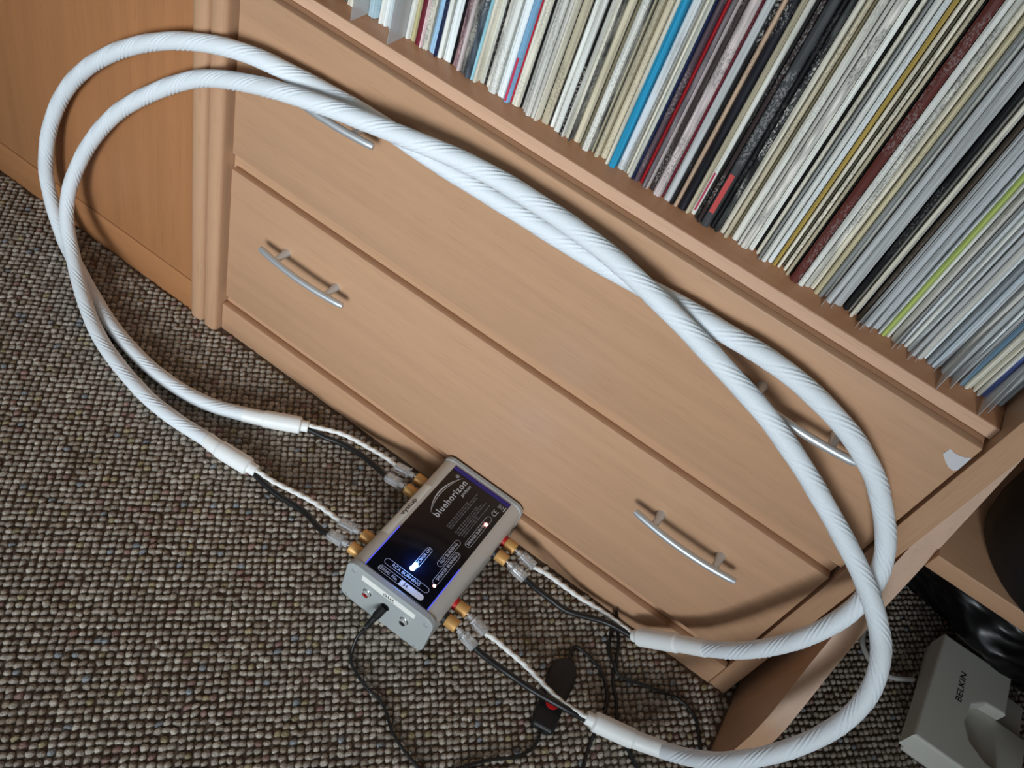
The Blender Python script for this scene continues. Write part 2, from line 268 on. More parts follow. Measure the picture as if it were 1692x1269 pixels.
CABLE_BACK = [(0.1449, -0.1060, 0.0120), (0.1005, -0.1268, 0.0118), (0.0462, -0.1374, 0.0118), (-0.0203, -0.1370, 0.0118), (-0.0972, -0.1232, 0.0118), (-0.1687, -0.0995, 0.0118), (-0.2276, -0.0769, 0.0118), (-0.2821, -0.0560, 0.0180), (-0.3097, -0.0470, 0.0566), (-0.3267, -0.0400, 0.1014), (-0.3229, -0.0380, 0.1537), (-0.3136, -0.0300, 0.2093), (-0.2844, -0.0250, 0.2743), (-0.2358, -0.0250, 0.3388), (-0.1746, -0.0260, 0.3977), (-0.1087, -0.0275, 0.4466), (-0.0494, -0.0280, 0.4800), (0.0046, -0.0265, 0.5015), (0.0548, -0.0230, 0.5126), (0.1140, -0.0210, 0.5185), (0.1727, -0.0200, 0.5229), (0.2305, -0.0190, 0.5244), (0.2801, -0.0185, 0.5219), (0.3292, -0.0200, 0.5237), (0.3845, -0.0210, 0.5260), (0.4305, -0.0210, 0.5272), (0.4759, -0.0210, 0.5278), (0.5195, -0.0205, 0.5299), (0.5615, -0.0195, 0.5328), (0.6018, -0.0190, 0.5378), (0.6438, -0.0205, 0.5394), (0.6835, -0.0220, 0.5433), (0.7250, -0.0240, 0.5428), (0.7669, -0.0240, 0.5341), (0.8069, -0.0285, 0.5231), (0.8297, -0.0285, 0.5084), (0.8467, -0.0260, 0.4959), (0.8793, -0.0210, 0.4584), (0.9058, -0.0220, 0.4236), (0.9211, -0.0310, 0.3897), (0.9235, -0.0500, 0.3590), (0.9157, -0.0670, 0.3240), (0.9031, -0.0710, 0.2724), (0.8868, -0.0650, 0.2140), (0.8689, -0.0540, 0.1621), (0.8517, -0.0440, 0.1245)]

# ------------------------------------------------------------------ records on the shelf
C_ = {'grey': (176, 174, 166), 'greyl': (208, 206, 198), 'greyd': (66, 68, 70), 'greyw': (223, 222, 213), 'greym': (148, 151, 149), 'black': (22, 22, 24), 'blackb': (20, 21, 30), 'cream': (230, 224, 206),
 'creamd': (212, 201, 174), 'creamg': (208, 208, 196), 'creamy': (220, 208, 170), 'beige': (196, 186, 160), 'white': (234, 235, 228), 'bright': (240, 246, 246), 'bluew': (218, 223, 224), 'bluegrey': (172, 196, 206),
 'bluegd': (160, 168, 174), 'palegrey': (200, 212, 218), 'paleblue': (202, 214, 222), 'mustardw': (196, 186, 140), 'maroon': (104, 24, 40), 'pink': (226, 200, 200), 'pinkgrey': (200, 186, 184), 'pinkw': (216, 202, 200),
 'lightblue': (160, 198, 228), 'navy': (24, 36, 72), 'photo': (150, 120, 124), 'photod': (58, 62, 62), 'bw': (112, 112, 108), 'slate': (70, 80, 90), 'aqua': (160, 212, 224), 'skyblue': (130, 178, 214), 'red': (190, 30, 50),
 'olive': (124, 116, 92), 'gap_shade': (96, 94, 80), 'turq': (34, 148, 190), 'mauve': (92, 76, 84), 'mauveg': (124, 116, 120), 'redd': (164, 24, 34), 'darkbrown': (56, 44, 44), 'brownd': (84, 72, 62), 'frost': (188, 190, 190),
 'frostb': (192, 196, 198), 'peach': (206, 176, 150), 'mustard': (172, 146, 74), 'brownred': (92, 42, 36), 'lime': (186, 202, 110), 'steel': (104, 134, 156), 'indigo': (92, 108, 170)}
N_ = {'grey': 'grey', 'greyl': 'light grey', 'greyd': 'dark grey', 'greyw': 'greyish white', 'greym': 'mid grey', 'black': 'black', 'blackb': 'black lettered', 'cream': 'cream', 'creamd': 'yellowed cream', 'creamg': 'greyish cream',
 'creamy': 'yellowish cream', 'beige': 'beige', 'white': 'white', 'bright': 'bright white', 'bluew': 'bluish white', 'bluegrey': 'pale blue grey', 'bluegd': 'dull blue grey', 'palegrey': 'pale grey', 'paleblue': 'pale blue',
 'mustardw': 'faded mustard', 'maroon': 'dark maroon', 'pink': 'thin pale pink', 'pinkgrey': 'pinkish grey', 'pinkw': 'pinkish white lettered', 'lightblue': 'light blue', 'navy': 'thin navy', 'photo': 'pink and dark mottled',
 'photod': 'dark picture printed', 'bw': 'black and white mottled', 'slate': 'dark slate', 'aqua': 'pale aqua', 'skyblue': 'sky blue', 'red': 'thin red', 'olive': 'olive brown or gap-shade', 'gap_shade': 'gap-shade stand-in, olive grey', 'turq': 'turquoise',
 'mauve': 'dark mauve', 'mauveg': 'grey mauve', 'redd': 'red', 'darkbrown': 'very dark brown', 'brownd': 'dark brown', 'frost': 'frosty grey', 'frostb': 'frosty bluish', 'peach': 'thin peach', 'mustard': 'mustard', 'brownred': 'brown red',
 'lime': 'lime green', 'steel': 'steel blue', 'indigo': 'indigo blue'}
LANDMARK = ('lightblue', 'turq', 'redd', 'brownred', 'lime', 'indigo')
ORD = ['zeroth', 'first', 'second', 'third', 'fourth', 'fifth', 'sixth', 'seventh', 'eighth', 'ninth', 'tenth'] + ['eleventh', 'twelfth', 'thirteenth', 'fourteenth', 'fifteenth', 'sixteenth', 'seventeenth', 'eighteenth', 'nineteenth', 'twentieth']
def ordinal(n):
    if n <= 20: return ORD[n]
    t = {2: 'twent', 3: 'thirt', 4: 'fort', 5: 'fift'}[n // 10]
    return t + 'ieth' if n % 10 == 0 else t + 'y-' + ORD[n % 10]
def sleeve_material():
    m = mat('sleeve_card', (1, 1, 1, 1), 0.5, spec=0.35)
    oi = nd(m, 'ShaderNodeObjectInfo'); tc = nd(m, 'ShaderNodeTexCoord')
    ad = nd(m, 'ShaderNodeVectorMath', operation='ADD'); sc = nd(m, 'ShaderNodeVectorMath', operation='SCALE'); cb = nd(m, 'ShaderNodeCombineXYZ')
    for i in range(3): lk(m, oi.outputs['Random'], cb.inputs[i])
    lk(m, cb.outputs[0], sc.inputs[0]); sc.inputs['Scale'].default_value = 50.0; lk(m, tc.outputs['Object'], ad.inputs[0]); lk(m, sc.outputs[0], ad.inputs[1])
    def noise(scale, detail):
        mp = nd(m, 'ShaderNodeMapping'); mp.inputs['Scale'].default_value = scale; lk(m, ad.outputs[0], mp.inputs[0])
        n = nd(m, 'ShaderNodeTexNoise'); n.inputs['Scale'].default_value = 1.0; n.inputs['Detail'].default_value = detail; lk(m, mp.outputs[0], n.inputs[0]); return n.outputs[0]
    n1 = noise((700, 120, 420), 0.0); n2 = noise((30, 30, 16), 0.0); n3 = noise((700, 100, 9), 1.0)
    p = ramp(m, n1, [(0.52, (0, 0, 0, 1)), (0.60, (1, 1, 1, 1))]); q = ramp(m, n2, [(0.50, (0, 0, 0, 1)), (0.56, (1, 1, 1, 1))])
    a = nd(m, 'ShaderNodeMath', operation='MULTIPLY'); lk(m, p.outputs[0], a.inputs[0]); lk(m, q.outputs[0], a.inputs[1])
    b0 = nd(m, 'ShaderNodeMath', operation='MULTIPLY'); lk(m, a.outputs[0], b0.inputs[0]); lk(m, oi.outputs['Alpha'], b0.inputs[1])
    b = nd(m, 'ShaderNodeMath', operation='MULTIPLY'); lk(m, b0.outputs[0], b.inputs[0]); b.inputs[1].default_value = 0.75
    # print is dark on light card and light on dark card
    lum = nd(m, 'ShaderNodeRGBToBW'); lk(m, oi.outputs['Color'], lum.inputs[0])
    gt = nd(m, 'ShaderNodeMath', operation='LESS_THAN'); lk(m, lum.outputs[0], gt.inputs[0]); gt.inputs[1].default_value = 0.10
    inkc = nd(m, 'ShaderNodeMixRGB'); lk(m, gt.outputs[0], inkc.inputs[0]); inkc.inputs[1].default_value = srgb(66, 66, 66); inkc.inputs[2].default_value = srgb(170, 168, 164)
    wear = ramp(m, n3, [(0.36, (0.66, 0.65, 0.62, 1)), (0.56, (1.05, 1.05, 1.05, 1))])
    base = nd(m, 'ShaderNodeMixRGB', blend_type='MULTIPLY'); base.inputs[0].default_value = 0.8; lk(m, oi.outputs['Color'], base.inputs[1]); lk(m, wear.outputs[0], base.inputs[2])
    mx = nd(m, 'ShaderNodeMixRGB'); lk(m, b.outputs[0], mx.inputs[0]); lk(m, base.outputs[0], mx.inputs[1]); lk(m, inkc.outputs[0], mx.inputs[2])
    # picture-printed spines: broad light and dark patches along the spine
    n4 = noise((260, 60, 34), 1.5); pt = ramp(m, n4, [(0.36, (0.25, 0.25, 0.27, 1)), (0.47, (0.8, 0.8, 0.8, 1)), (0.62, (2.0, 1.9, 1.8, 1))])
    am = nd(m, 'ShaderNodeMath', operation='MULTIPLY_ADD', use_clamp=True); lk(m, oi.outputs['Alpha'], am.inputs[0]); am.inputs[1].default_value = 2.2; am.inputs[2].default_value = -1.0
    m4 = nd(m, 'ShaderNodeMixRGB', blend_type='MULTIPLY'); lk(m, am.outputs[0], m4.inputs[0]); lk(m, mx.outputs[0], m4.inputs[1]); lk(m, pt.outputs[0], m4.inputs[2])
    lk(m, m4.outputs[0], bsdf(m).inputs['Base Color']); return m
card = sleeve_material()
def flat(name, c, rough=0.5): return mat(name, srgb(*c), rough)
band = {'R': flat('crimson_print', (196, 52, 84)), 'C': flat('raspberry_print', (176, 52, 84)), 'D': flat('coral_print', (190, 72, 70)), 'W': flat('pale_print', (212, 220, 226))}
frost_film = frost
def records():
    landmark, count = None, 0
    rows = [r.split(',') for r in LP.strip().split(';')]
    for i, (a, b, key, pr, flag) in enumerate(rows):
        x0, x1 = int(a) / 1e4, int(b) / 1e4; pr = float(pr)
        if x0 > 0.75: x0 = 0.75 + (x0 - 0.75) * 0.905
        if x1 > 0.75: x1 = 0.75 + (x1 - 0.75) * 0.905
        w = x1 - x0; h = 0.345 + random.uniform(-0.003, 0.003); y = 0.050 + random.uniform(-0.004, 0.005)
        if key in ('black', 'gap_shade', 'olive', 'brownd') and w < 0.0034: y += 0.006  # thin dark sleeves set back; several only stand in for shaded gaps
        if key in LANDMARK:
            landmark, count = N_[key], 0
            lab = {'lightblue': 'light blue record sleeve, widest pale blue spine near the left end of the row', 'turq': 'turquoise record sleeve, the only vivid blue spine in the row', 'redd': 'red record sleeve among dark spines right of the turquoise one',
                   'brownred': 'thick brown red record sleeve in the middle of the pale spines', 'lime': 'lime green record sleeve near the right end of the row', 'indigo': 'indigo blue record sleeve close to the right end of the shelf'}[key]
        else:
            count += 1
            lab = f'{N_[key]} record sleeve, {ordinal(count)} to the right of the {landmark} one' if landmark else f'{N_[key]} record sleeve, {ordinal(14 - i + 1)} to the left of the light blue one'
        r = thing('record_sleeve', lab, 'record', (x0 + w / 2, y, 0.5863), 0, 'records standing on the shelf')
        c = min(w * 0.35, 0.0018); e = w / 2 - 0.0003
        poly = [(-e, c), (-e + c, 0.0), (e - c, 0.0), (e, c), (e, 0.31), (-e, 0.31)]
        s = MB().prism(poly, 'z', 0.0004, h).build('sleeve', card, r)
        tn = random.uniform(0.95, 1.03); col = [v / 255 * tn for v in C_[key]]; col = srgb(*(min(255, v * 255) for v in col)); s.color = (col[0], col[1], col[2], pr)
        if flag in band:
            zz = {'R': (0.002, 0.052), 'C': (0.006, 0.052), 'D': (0.018, 0.064), 'W': (0.012, 0.09)}[flag]
            MB().box(-e + c, e - c, -0.0003, 0.0006, *zz).build('printed_band', band[flag], s)
        if flag == 'B':
            tag(MB().box(e + 0.00003, e + 0.00033, -0.030, 0.03, 0.0006, h * 0.99).build('plastic_cover', frost_film, r), 'frosted clear plastic cover sticking out past the spine')
        if flag in ('A', 'F'):
            out = 0.030 if flag == 'A' else 0.012; hz = 0.034 if flag == 'A' else 0.02; q = min(w * 0.2, 0.0008); t = 0.0003
            # outer plastic sleeve: two thin leaves open at the front, lower corners sticking out past the spine
            b_ = MB()
            for sx, o_, d in ((-1, out, 0.0), (1, out * 0.55, 0.0006)):
                xx = sx * (e + 0.00002); prof = [(-o_, 0.0006), (-o_ * 0.86, hz * 0.5), (-o_ * 0.35, hz * 1.5), (-0.001, hz * 3.2), (-0.001, h * 0.99), (0.03, h * 0.99), (0.03, 0.0006)]
                xs = [xx + sx * 0.004 * (p[0] / -0.030 if p[0] < 0 else 0) for p in prof]
                v = [(X, p[0], p[1]) for X, p in zip(xs, prof)] + [(X + t, p[0], p[1]) for X, p in zip(xs, prof)]; n = len(prof)
                b_.add(v, [tuple(range(n)), tuple(range(n, 2 * n))[::-1]] + [(k, k + n, (k + 1) % n + n, (k + 1) % n) for k in range(n)])
            tag(b_.build('plastic_cover', frost_film, r), 'frosted clear plastic cover with its corners sticking out')
records()

# ------------------------------------------------------------------ desk at the right: slanting foot panel and shelf
c3 = thing('desk', 'beech desk right of the drawers with slanting foot panel and low shelf', 'desk', (1.2, 0.1, 0.0)); o3 = (1.2, 0.1, 0)
foot = [(0.76, 0.0), (0.76, 1.05), (0.334, 1.05), (0.095, 0.516), (0.0370, 0.3850), (0.0070, 0.3180), (-0.0480, 0.2320), (-0.0770, 0.1930), (-0.0970, 0.1640), (-0.1110, 0.1300), (-0.1175, 0.0950), (-0.1165, 0.062), (-0.1080, 0.03), (-0.090, 0.0)]
MB().prism(foot, 'x', 0.9440, 0.9675).build('foot_panel', beech_z, c3, o3)
MB().rbox(0.9678, 1.75, 0.0340, 0.76, 0.3810, 0.4048, 0.001).build('shelf', beech_x, c3, o3)
MB().rbox(1.73, 1.755, 0.0, 0.76, 0.0, 1.0, 0.001).build('end_panel', beech_z, c3, o3)
MB().box(0.968, 1.73, 0.745, 0.757, 0.0, 1.0).build('back_panel', beech_x, c3, o3)

# black round object on the desk shelf
t = thing('round_object', 'matt black round object standing on the desk shelf at the right edge', 'bin', (1.108, 0.122, 0.4052))
n = 40; prof = [(0.0, 0.098), (0.006, 0.104), (0.03, 0.110), (0.12, 0.118), (0.30, 0.126), (0.305, 0.129), (0.312, 0.129), (0.312, 0.122), (0.30, 0.120), (0.02, 0.10)]
MB().lathe((0, 0, 0), (0, 0, 1), prof, 40).build('body', black_plastic, t)

# crumpled black plastic bag under the desk shelf
def bag():
    from mathutils import noise
    m = mat('black_bin_liner', srgb(8, 8, 11), 0.28, spec=0.5)
    bm = bmesh.new(); bmesh.ops.create_icosphere(bm, subdivisions=6, radius=1.0)
    for v in bm.verts:
        p = v.co.copy(); k = 1 + 0.16 * noise.noise(p * 1.7) + 0.10 * abs(noise.noise(p * 4.3 + Vector((3, 1, 2)))) + 0.05 * abs(noise.noise(Vector((p.x * 6, p.y * 14, p.z * 9)))) + 0.02 * abs(noise.noise(p * 23))
        q = Vector((p.x * 0.315, p.y * 0.20, p.z * 0.15)) * k
        q.z = max(q.z, -0.09); q.y *= 1.0 if q.z > -0.02 else 0.85; v.co = q + Vector((0, 0, 0.0915))
    me = bpy.data.meshes.new('bin_bag'); bm.to_mesh(me); bm.free(); me.polygons.foreach_set('use_smooth', [True] * len(me.polygons))
    o = link('bin_bag', me, m); o.location = (1.330, 0.478, 0.004)
    tag(o, 'crumpled shiny black plastic bag on the floor under the desk shelf', 'bag')
bag()

# white surge protector on the floor
def surge():
    t = thing('surge_protector', 'white surge protector lying on the carpet beside the black bag', 'power strip', (1.23, 0.19, 0.004))
    m = mat('aged_white_plastic', srgb(236, 236, 226), 0.45)
    out = [(-0.060, -0.094), (0.075, -0.094), (0.075, -0.062), (0.044, -0.060), (0.018, -0.045), (0.006, -0.020), (0.010, 0.012), (0.030, 0.030), (0.062, 0.034), (0.062, 0.104), (-0.050, 0.104)]
    bm = bmesh.new(); vs = [bm.verts.new((x, y, 0.014)) for x, y in out]; f = bm.faces.new(vs)
    r = bmesh.ops.extrude_face_region(bm, geom=[f]); bmesh.ops.translate(bm, vec=(0, 0, 0.036), verts=[g for g in r['geom'] if isinstance(g, bmesh.types.BMVert)])
    top = [e for e in bm.edges if all(v.co.z > 0.04 for v in e.verts)]
    bmesh.ops.bevel(bm, geom=top, offset=0.004, segments=3, affect='EDGES', profile=0.5); bmesh.ops.recalc_face_normals(bm, faces=bm.faces[:])
    me = bpy.data.meshes.new('body'); bm.to_mesh(me); bm.free(); link('body', me, m, t)
    MB().rbox(-0.0500, 0.110, -0.092, 0.102, 0.0, 0.0138, 0.003).build('base', m, t)
    MB().rbox(0.006, 0.110, -0.060, 0.034, 0.0138, 0.030, 0.003).build('cable_tray', m, t)
    lettering('lettering', 'BELKIN', 0.0135, ink, t, (-0.010, 0.030, 0.0503), (0, 1, 0), (-1, 0, 0), stretch=1.25)
surge()
# white cord looping on the floor to the surge protector
tag(MB().sweep(spline([(1.10, 0.31, 0.006), (1.083, 0.262, 0.006), (1.0853, 0.2259, 0.006), (1.096, 0.2098, 0.006), (1.1089, 0.2008, 0.006), (1.1266, 0.1944, 0.008), (1.1429, 0.1972, 0.010), (1.1594, 0.2057, 0.014), (1.169, 0.212, 0.016)]), 0.0042, 10).build('mains_cord', mat('grey_white_cord', srgb(190, 188, 182), 0.5)), 'white mains cord curving on the dark carpet to the surge protector', 'cord')

# ------------------------------------------------------------------ burn-in box
BX = (0.493, -0.1135, 0.0)
def burn_box():
    t = thing('burn_in_box', 'silver aluminium box with a lit black top panel and gold terminals', 'box', BX, math.radians(0.3))
    hw, h, z0, r = 0.0665, 0.088, 0.003, 0.016
    def rr(hw, z0, z1, r, k=8):
        p = []
        for cx, cz, a0 in ((hw - r, z1 - r, 0), (-hw + r, z1 - r, 90), (-hw + r, z0 + r, 180), (hw - r, z0 + r, 270)):
            for j in range(k + 1):
                a = math.radians(a0 + 90 * j / k); p.append((cx + r * math.cos(a), cz + r * math.sin(a)))
        return p
    # body profile: big round shoulders, flat sides with a shallow groove low down
    MB().prism(rr(hw, z0, h, r), 'y', -0.103, 0.103, True).build('body', aluminium, t)
    for s in (-1, 1):
        y0, y1 = (-0.1125, -0.1032) if s < 0 else (0.1032, 0.1105)
        bm = bmesh.new(); pr = rr(hw + 0.001, 0.0, h + 0.001, 0.015); vs = [bm.verts.new((x, y0, z)) for x, z in pr]; f = bm.faces.new(vs)
        g = bmesh.ops.extrude_face_region(bm, geom=[f]); bmesh.ops.translate(bm, vec=(0, y1 - y0, 0), verts=[q for q in g['geom'] if isinstance(q, bmesh.types.BMVert)])
        es = [e for e in bm.edges if abs(e.verts[0].co.y - e.verts[1].co.y) < 1e-6]
        bmesh.ops.bevel(bm, geom=es, offset=0.0015, segments=2, affect='EDGES', profile=0.5); bmesh.ops.recalc_face_normals(bm, faces=bm.faces[:])
        me = bpy.data.meshes.new('end_plate'); bm.to_mesh(me); bm.free(); pl = link('end_plate', me, plate_grey, t)
        yo = y0 if s < 0 else y1
        for x in (-0.0555, 0.0575):
            for z in (0.0075, 0.0745): MB().lathe((x, yo, z), (x, yo + s, z), [(0, 0.0034), (0.0008, 0.0034), (0.0014, 0.0022)], 12).build('screw', steel, pl)
    F = -0.1125
    # front end: two phono sockets, power inlet, paper strip reading out
    for x, c in ((-0.0292, red_plastic), (0.0302, black_plastic)):
        so = MB().lathe((x, F, 0.0495), (x, F - 1, 0.0495), [(0, 0.0065), (0.0012, 0.0065), (0.0018, 0.0050), (0.0060, 0.0047), (0.0060, 0.0036), (0.0020, 0.0034)], 20).build('phono_socket', bright_pin, t)
        MB().lathe((x, F - 0.002, 0.0495), (x, F - 1, 0.0495), [(0, 0.0034), (0.0032, 0.0034)], 16).build('insert', c, so); MB().lathe((x, F - 0.005, 0.0495), (x, F - 1, 0.0495), [(0, 0.0013), (0.0006, 0.0013)], 10).build('centre_hole', hole, so)
    MB().lathe((0, F, 0.0470), (0, F - 1, 0.0470), [(0, 0.0062), (0.001, 0.0062)], 18).build('power_inlet', black_plastic, t)
    tp = MB().box(-0.0425, 0.0405, F - 0.0003, F + 0.0002, 0.0675, 0.0790).build('paper_strip', paper, t)
    lettering('lettering', 'out', 0.0125, ink, tp, (-0.0005, F - 0.0004, 0.0735), (1, 0, 0), (0, 0, 1))
    # tape on the left shoulder reading vystup
    b = MB(); va = []
    for a in np.linspace(96, 140, 9): va.append((-hw + r + (r + 0.0003) * math.cos(math.radians(a)), h - r + (r + 0.0003) * math.sin(math.radians(a))))
    n = len(va); b.add([(x, y, z) for y in (-0.050, 0.048) for x, z in va], [(i, i + 1, n + i + 1, n + i) for i in range(n - 1)], True)
    lt = b.build('paper_tape', paper, t)
    a = math.radians(117); up = (math.cos(a + math.pi / 2), 0, math.sin(a + math.pi / 2))
    lettering('lettering', 'vystup', 0.0118, ink, lt, (-hw + r + (r + 0.0005) * math.cos(a), 0.002, h - r + (r + 0.0005) * math.sin(a)), (0, 1, 0), (math.sin(a) * -1, 0, math.cos(a)), stretch=1.05)
    # black acrylic top panel with print
    tint = mat('black_acrylic', srgb(5, 6, 16), 0.16, spec=0.3)
    zt = h + 0.0008
    pn = MB().rbox(-0.0475, 0.0485, -0.1025, 0.1005, h - 0.0005, zt, 0.0003, 1).build('top_panel', tint, t)
    MB().box(-0.0470, 0.0480, 0.0930, 0.1002, zt, zt + 0.0001).build('violet_strip', mat('violet_strip', srgb(40, 34, 130), 0.3), pn)  # flat violet strip across the back end of the panel
    gl = mat('edge_lit_acrylic', srgb(60, 70, 220), 0.3); bsdf(gl).inputs['Emission Color'].default_value = (0.12, 0.14, 1.0, 1); bsdf(gl).inputs['Emission Strength'].default_value = 0.5
    for x in (-0.0483, 0.0487):
        MB().box(x - 0.0006, x + 0.0006, -0.1020, -0.030, h - 0.0004, zt + 0.0002).build('lit_edge', gl, pn)
    z = zt + 0.00012
    Yd, Xn = (0, 1, 0), (-1, 0, 0)
    lettering('lettering', 'bluehorizon', 0.0138, silver_ink, pn, (-0.0215, 0.0500, z), Yd, Xn, stretch=0.95, space=1.16, bold=0.00022)
    lettering('lettering', 'proburn', 0.0075, silver_ink, pn, (-0.0125, 0.0745, z), Yd, Xn, stretch=0.9)
    lettering('lettering', '®', 0.0075, silver_ink, pn, (-0.0345, 0.0865, z), Yd, Xn)
    # double sweep of the emblem
    for bulge, wd in ((0.0125, 0.0019), (0.0092, 0.0009)):
        tt = np.linspace(0, 1, 25); yy = 0.0135 + 0.0755 * tt; ctr = -0.0292 + 0.002 * tt - bulge * np.sin(np.pi * tt) ** 0.8 * (1 - 0.15 * tt)
        wv = wd * np.sin(np.pi * tt) + 0.00015; n = 25
        v = [(c - w / 2, y, z) for c, y, w in zip(ctr, yy, wv)] + [(c + w / 2, y, z) for c, y, w in zip(ctr, yy, wv)]
        MB().add(v, [(i, i + n, i + n + 1, i + 1) for i in range(n - 1)]).build('emblem', silver_ink, pn)
    # small print: too fine to read in the photograph, rows of word-length dashes
    b = MB(); R = random.Random(3)
    for x, ya, yb in ((-0.0005, 0.010, 0.062), (0.0026, 0.010, 0.083), (0.0057, 0.011, 0.076), (0.0135, 0.010, 0.064), (0.0166, 0.011, 0.072), (0.0197, 0.010, 0.078), (0.0228, 0.012, 0.052), (0.0259, 0.013, 0.079)):
        y = ya
        while y < yb:
            w = R.uniform(0.002, 0.0075); b.add([(x - 0.0008, y, z), (x + 0.0008, y, z), (x + 0.0008, min(y + w, yb), z), (x - 0.0008, min(y + w, yb), z)], [(0, 1, 2, 3)]); y += w + 0.0012
    b.build('small_print', mat('dim_print', srgb(96, 96, 98), 0.6), pn)
    def pill(x0, x1, y0, y1, along):
        r_ = min(x1 - x0, y1 - y0) / 2; pts = []
        for cx, cy, a0 in ((x1 - r_, y1 - r_, 0), (x0 + r_, y1 - r_, 90), (x0 + r_, y0 + r_, 180), (x1 - r_, y0 + r_, 270)):
            for j in range(9): an = math.radians(a0 + j * 11.25); pts.append((cx, cy, math.cos(an), math.sin(an)))
        n = len(pts); v = [(cx + r_ * c, cy + r_ * s_, z) for cx, cy, c, s_ in pts] + [(cx + (r_ - 0.00055) * c, cy + (r_ - 0.00055) * s_, z) for cx, cy, c, s_ in pts]
        MB().add(v, [(i, (i + 1) % n, n + (i + 1) % n, n + i) for i in range(n)]).build('printed_frame', silver_ink, pn)
    pill(0.0325, 0.0415, 0.003, 0.063, 'y'); lettering('lettering', 'SPEAKER BURNING', 0.0058, silver_ink, pn, (0.0370, 0.029, z), Yd, Xn, stretch=0.92)
    pill(0.0205, 0.0290, -0.0445, 0.0040, 'y'); lettering('lettering', 'AUX BURNING', 0.0060, silver_ink, pn, (0.0248, -0.0205, z), Yd, Xn, stretch=0.95)
    pill(0.0305, 0.0392, -0.0690, -0.0115, 'y'); lettering('lettering', 'SPEAKER BURNING', 0.0060, silver_ink, pn, (0.0349, -0.0375, z), Yd, Xn, stretch=0.95)
    pill(-0.0020, 0.0065, -0.0650, -0.0300, 'y'); lettering('lettering', 'POWER ON', 0.0060, silver_ink, pn, (0.0022, -0.0450, z), Yd, Xn, stretch=0.9)
    pill(-0.0330, 0.0360, -0.0865, -0.0775, 'x'); lettering('lettering', 'RCA BURNING', 0.0060, silver_ink, pn, (0.0005, -0.0820, z), (1, 0, 0), Yd, stretch=1.1)
    pill(-0.0335, 0.0365, -0.0990, -0.0900, 'x'); lettering('lettering', 'SERIAL No.', 0.0060, silver_ink, pn, (-0.0185, -0.0945, z), (1, 0, 0), Yd, stretch=1.05)
    sl = MB(); p = [(0.0, -0.0985), (0.0325, -0.0985)] + [(0.0325 + 0.0035 * math.cos(a_), -0.0945 + 0.0040 * math.sin(a_)) for a_ in np.linspace(-1.57, 1.57, 7)] + [(0.0, -0.0905)]
    sl.prism(p, 'z', zt, zt + 0.0002); tg = sl.build('serial_tag', paper, pn)
    lettering('lettering', '54', 0.0065, ink, tg, (0.0085, -0.0943, zt + 0.0003), (1, 0, 0), Yd)
    lettering('lettering', 'CE', 0.0110, silver_ink, pn, (0.0385, 0.0725, z), Yd, Xn, stretch=0.8)
    # crossed-out bin mark
    b = MB(); cx, cy = 0.0400, 0.0865
    def bar(x0, y0, x1, y1, w):
        d = np.array([x1 - x0, y1 - y0]); d = d / np.linalg.norm(d); nn = np.array([-d[1], d[0]]) * w / 2
        b.add([(x0 + nn[0], y0 + nn[1], z), (x0 - nn[0], y0 - nn[1], z), (x1 - nn[0], y1 - nn[1], z), (x1 + nn[0], y1 + nn[1], z)], [(0, 1, 2, 3)])
    bar(cx - .005, cy - .0035, cx + .003, cy + .0035, .0006); bar(cx - .005, cy + .0035, cx + .003, cy - .0035, .0006); bar(cx - .0035, cy - .0028, cx + .003, cy - .0018, .0005); bar(cx - .0035, cy + .0028, cx + .003, cy + .0018, .0005)
    bar(cx - .0035, cy - .0034, cx - .0035, cy + .0034, .0007); bar(cx + .003, cy - .0018, cx + .003, cy + .0018, .0006); bar(cx + .0058, cy - .004, cx + .0058, cy + .004, .0017); b.build('bin_mark', silver_ink, pn)
    # lamps
    def led(name, x, y, r_, col, s, lab):
        m = mat(name + '_glow', (0.02, 0.02, 0.02, 1), 0.4); bsdf(m).inputs['Emission Color'].default_value = col; bsdf(m).inputs['Emission Strength'].default_value = s
        tag(MB().lathe((x, y, zt), (x, y, zt + 1), [(0, r_), (r_ * 0.35, r_ * 0.94), (r_ * 0.7, r_ * 0.7), (r_ * 0.95, r_ * 0.3)], 14).build(name, m, pn), lab)
    led('blue_lamp', 0.0010, -0.0690, 0.0036, (0.25, 0.55, 1.0, 1), 40.0, 'lit blue lamp, glowing nearly white'); led('blue_lamp', 0.0015, -0.0635, 0.0034, (0.25, 0.55, 1.0, 1), 40.0, 'lit blue lamp, glowing nearly white')
    pl = bpy.data.lights.new('blue_lamp_glow', 'POINT'); pl.energy = 0.06; pl.color = (0.12, 0.3, 1.0); pl.shadow_soft_size = 0.003; po = bpy.data.objects.new('blue_lamp_glow', pl); COL.objects.link(po); po.location = (0.0012, -0.0662, zt + 0.011); po.parent = t
    led('red_lamp', 0.0369, -0.0705, 0.0022, (1.0, 0.30, 0.22, 1), 9.0, 'lit small red lamp'); led('red_lamp', 0.0388, 0.0490, 0.0026, (1.0, 0.30, 0.22, 1), 9.0, 'lit small red lamp')
    # binding posts, red collars on one of each pair
    for s in (-1, 1):
        for y, redc in ((-0.0495, True), (-0.0745, False), (0.0730, True), (0.0490, False)):
            x = s * hw; g = MB().lathe((x, y, 0.046), (x + s, y, 0.046), [(0, 0.0062), (0.0045, 0.0062), (0.0046, 0.0082), (0.0050, 0.0086), (0.0205, 0.0086), (0.0212, 0.0078), (0.0212, 0.0035), (0.019, 0.003)], 20).build('terminal', gold, t)
            MB().lathe((x, y, 0.046), (x + s, y, 0.046), [(0, 0.0088), (0.0042, 0.0088)], 20).build('collar', red_plastic if redc else black_plastic, g)
burn_box()

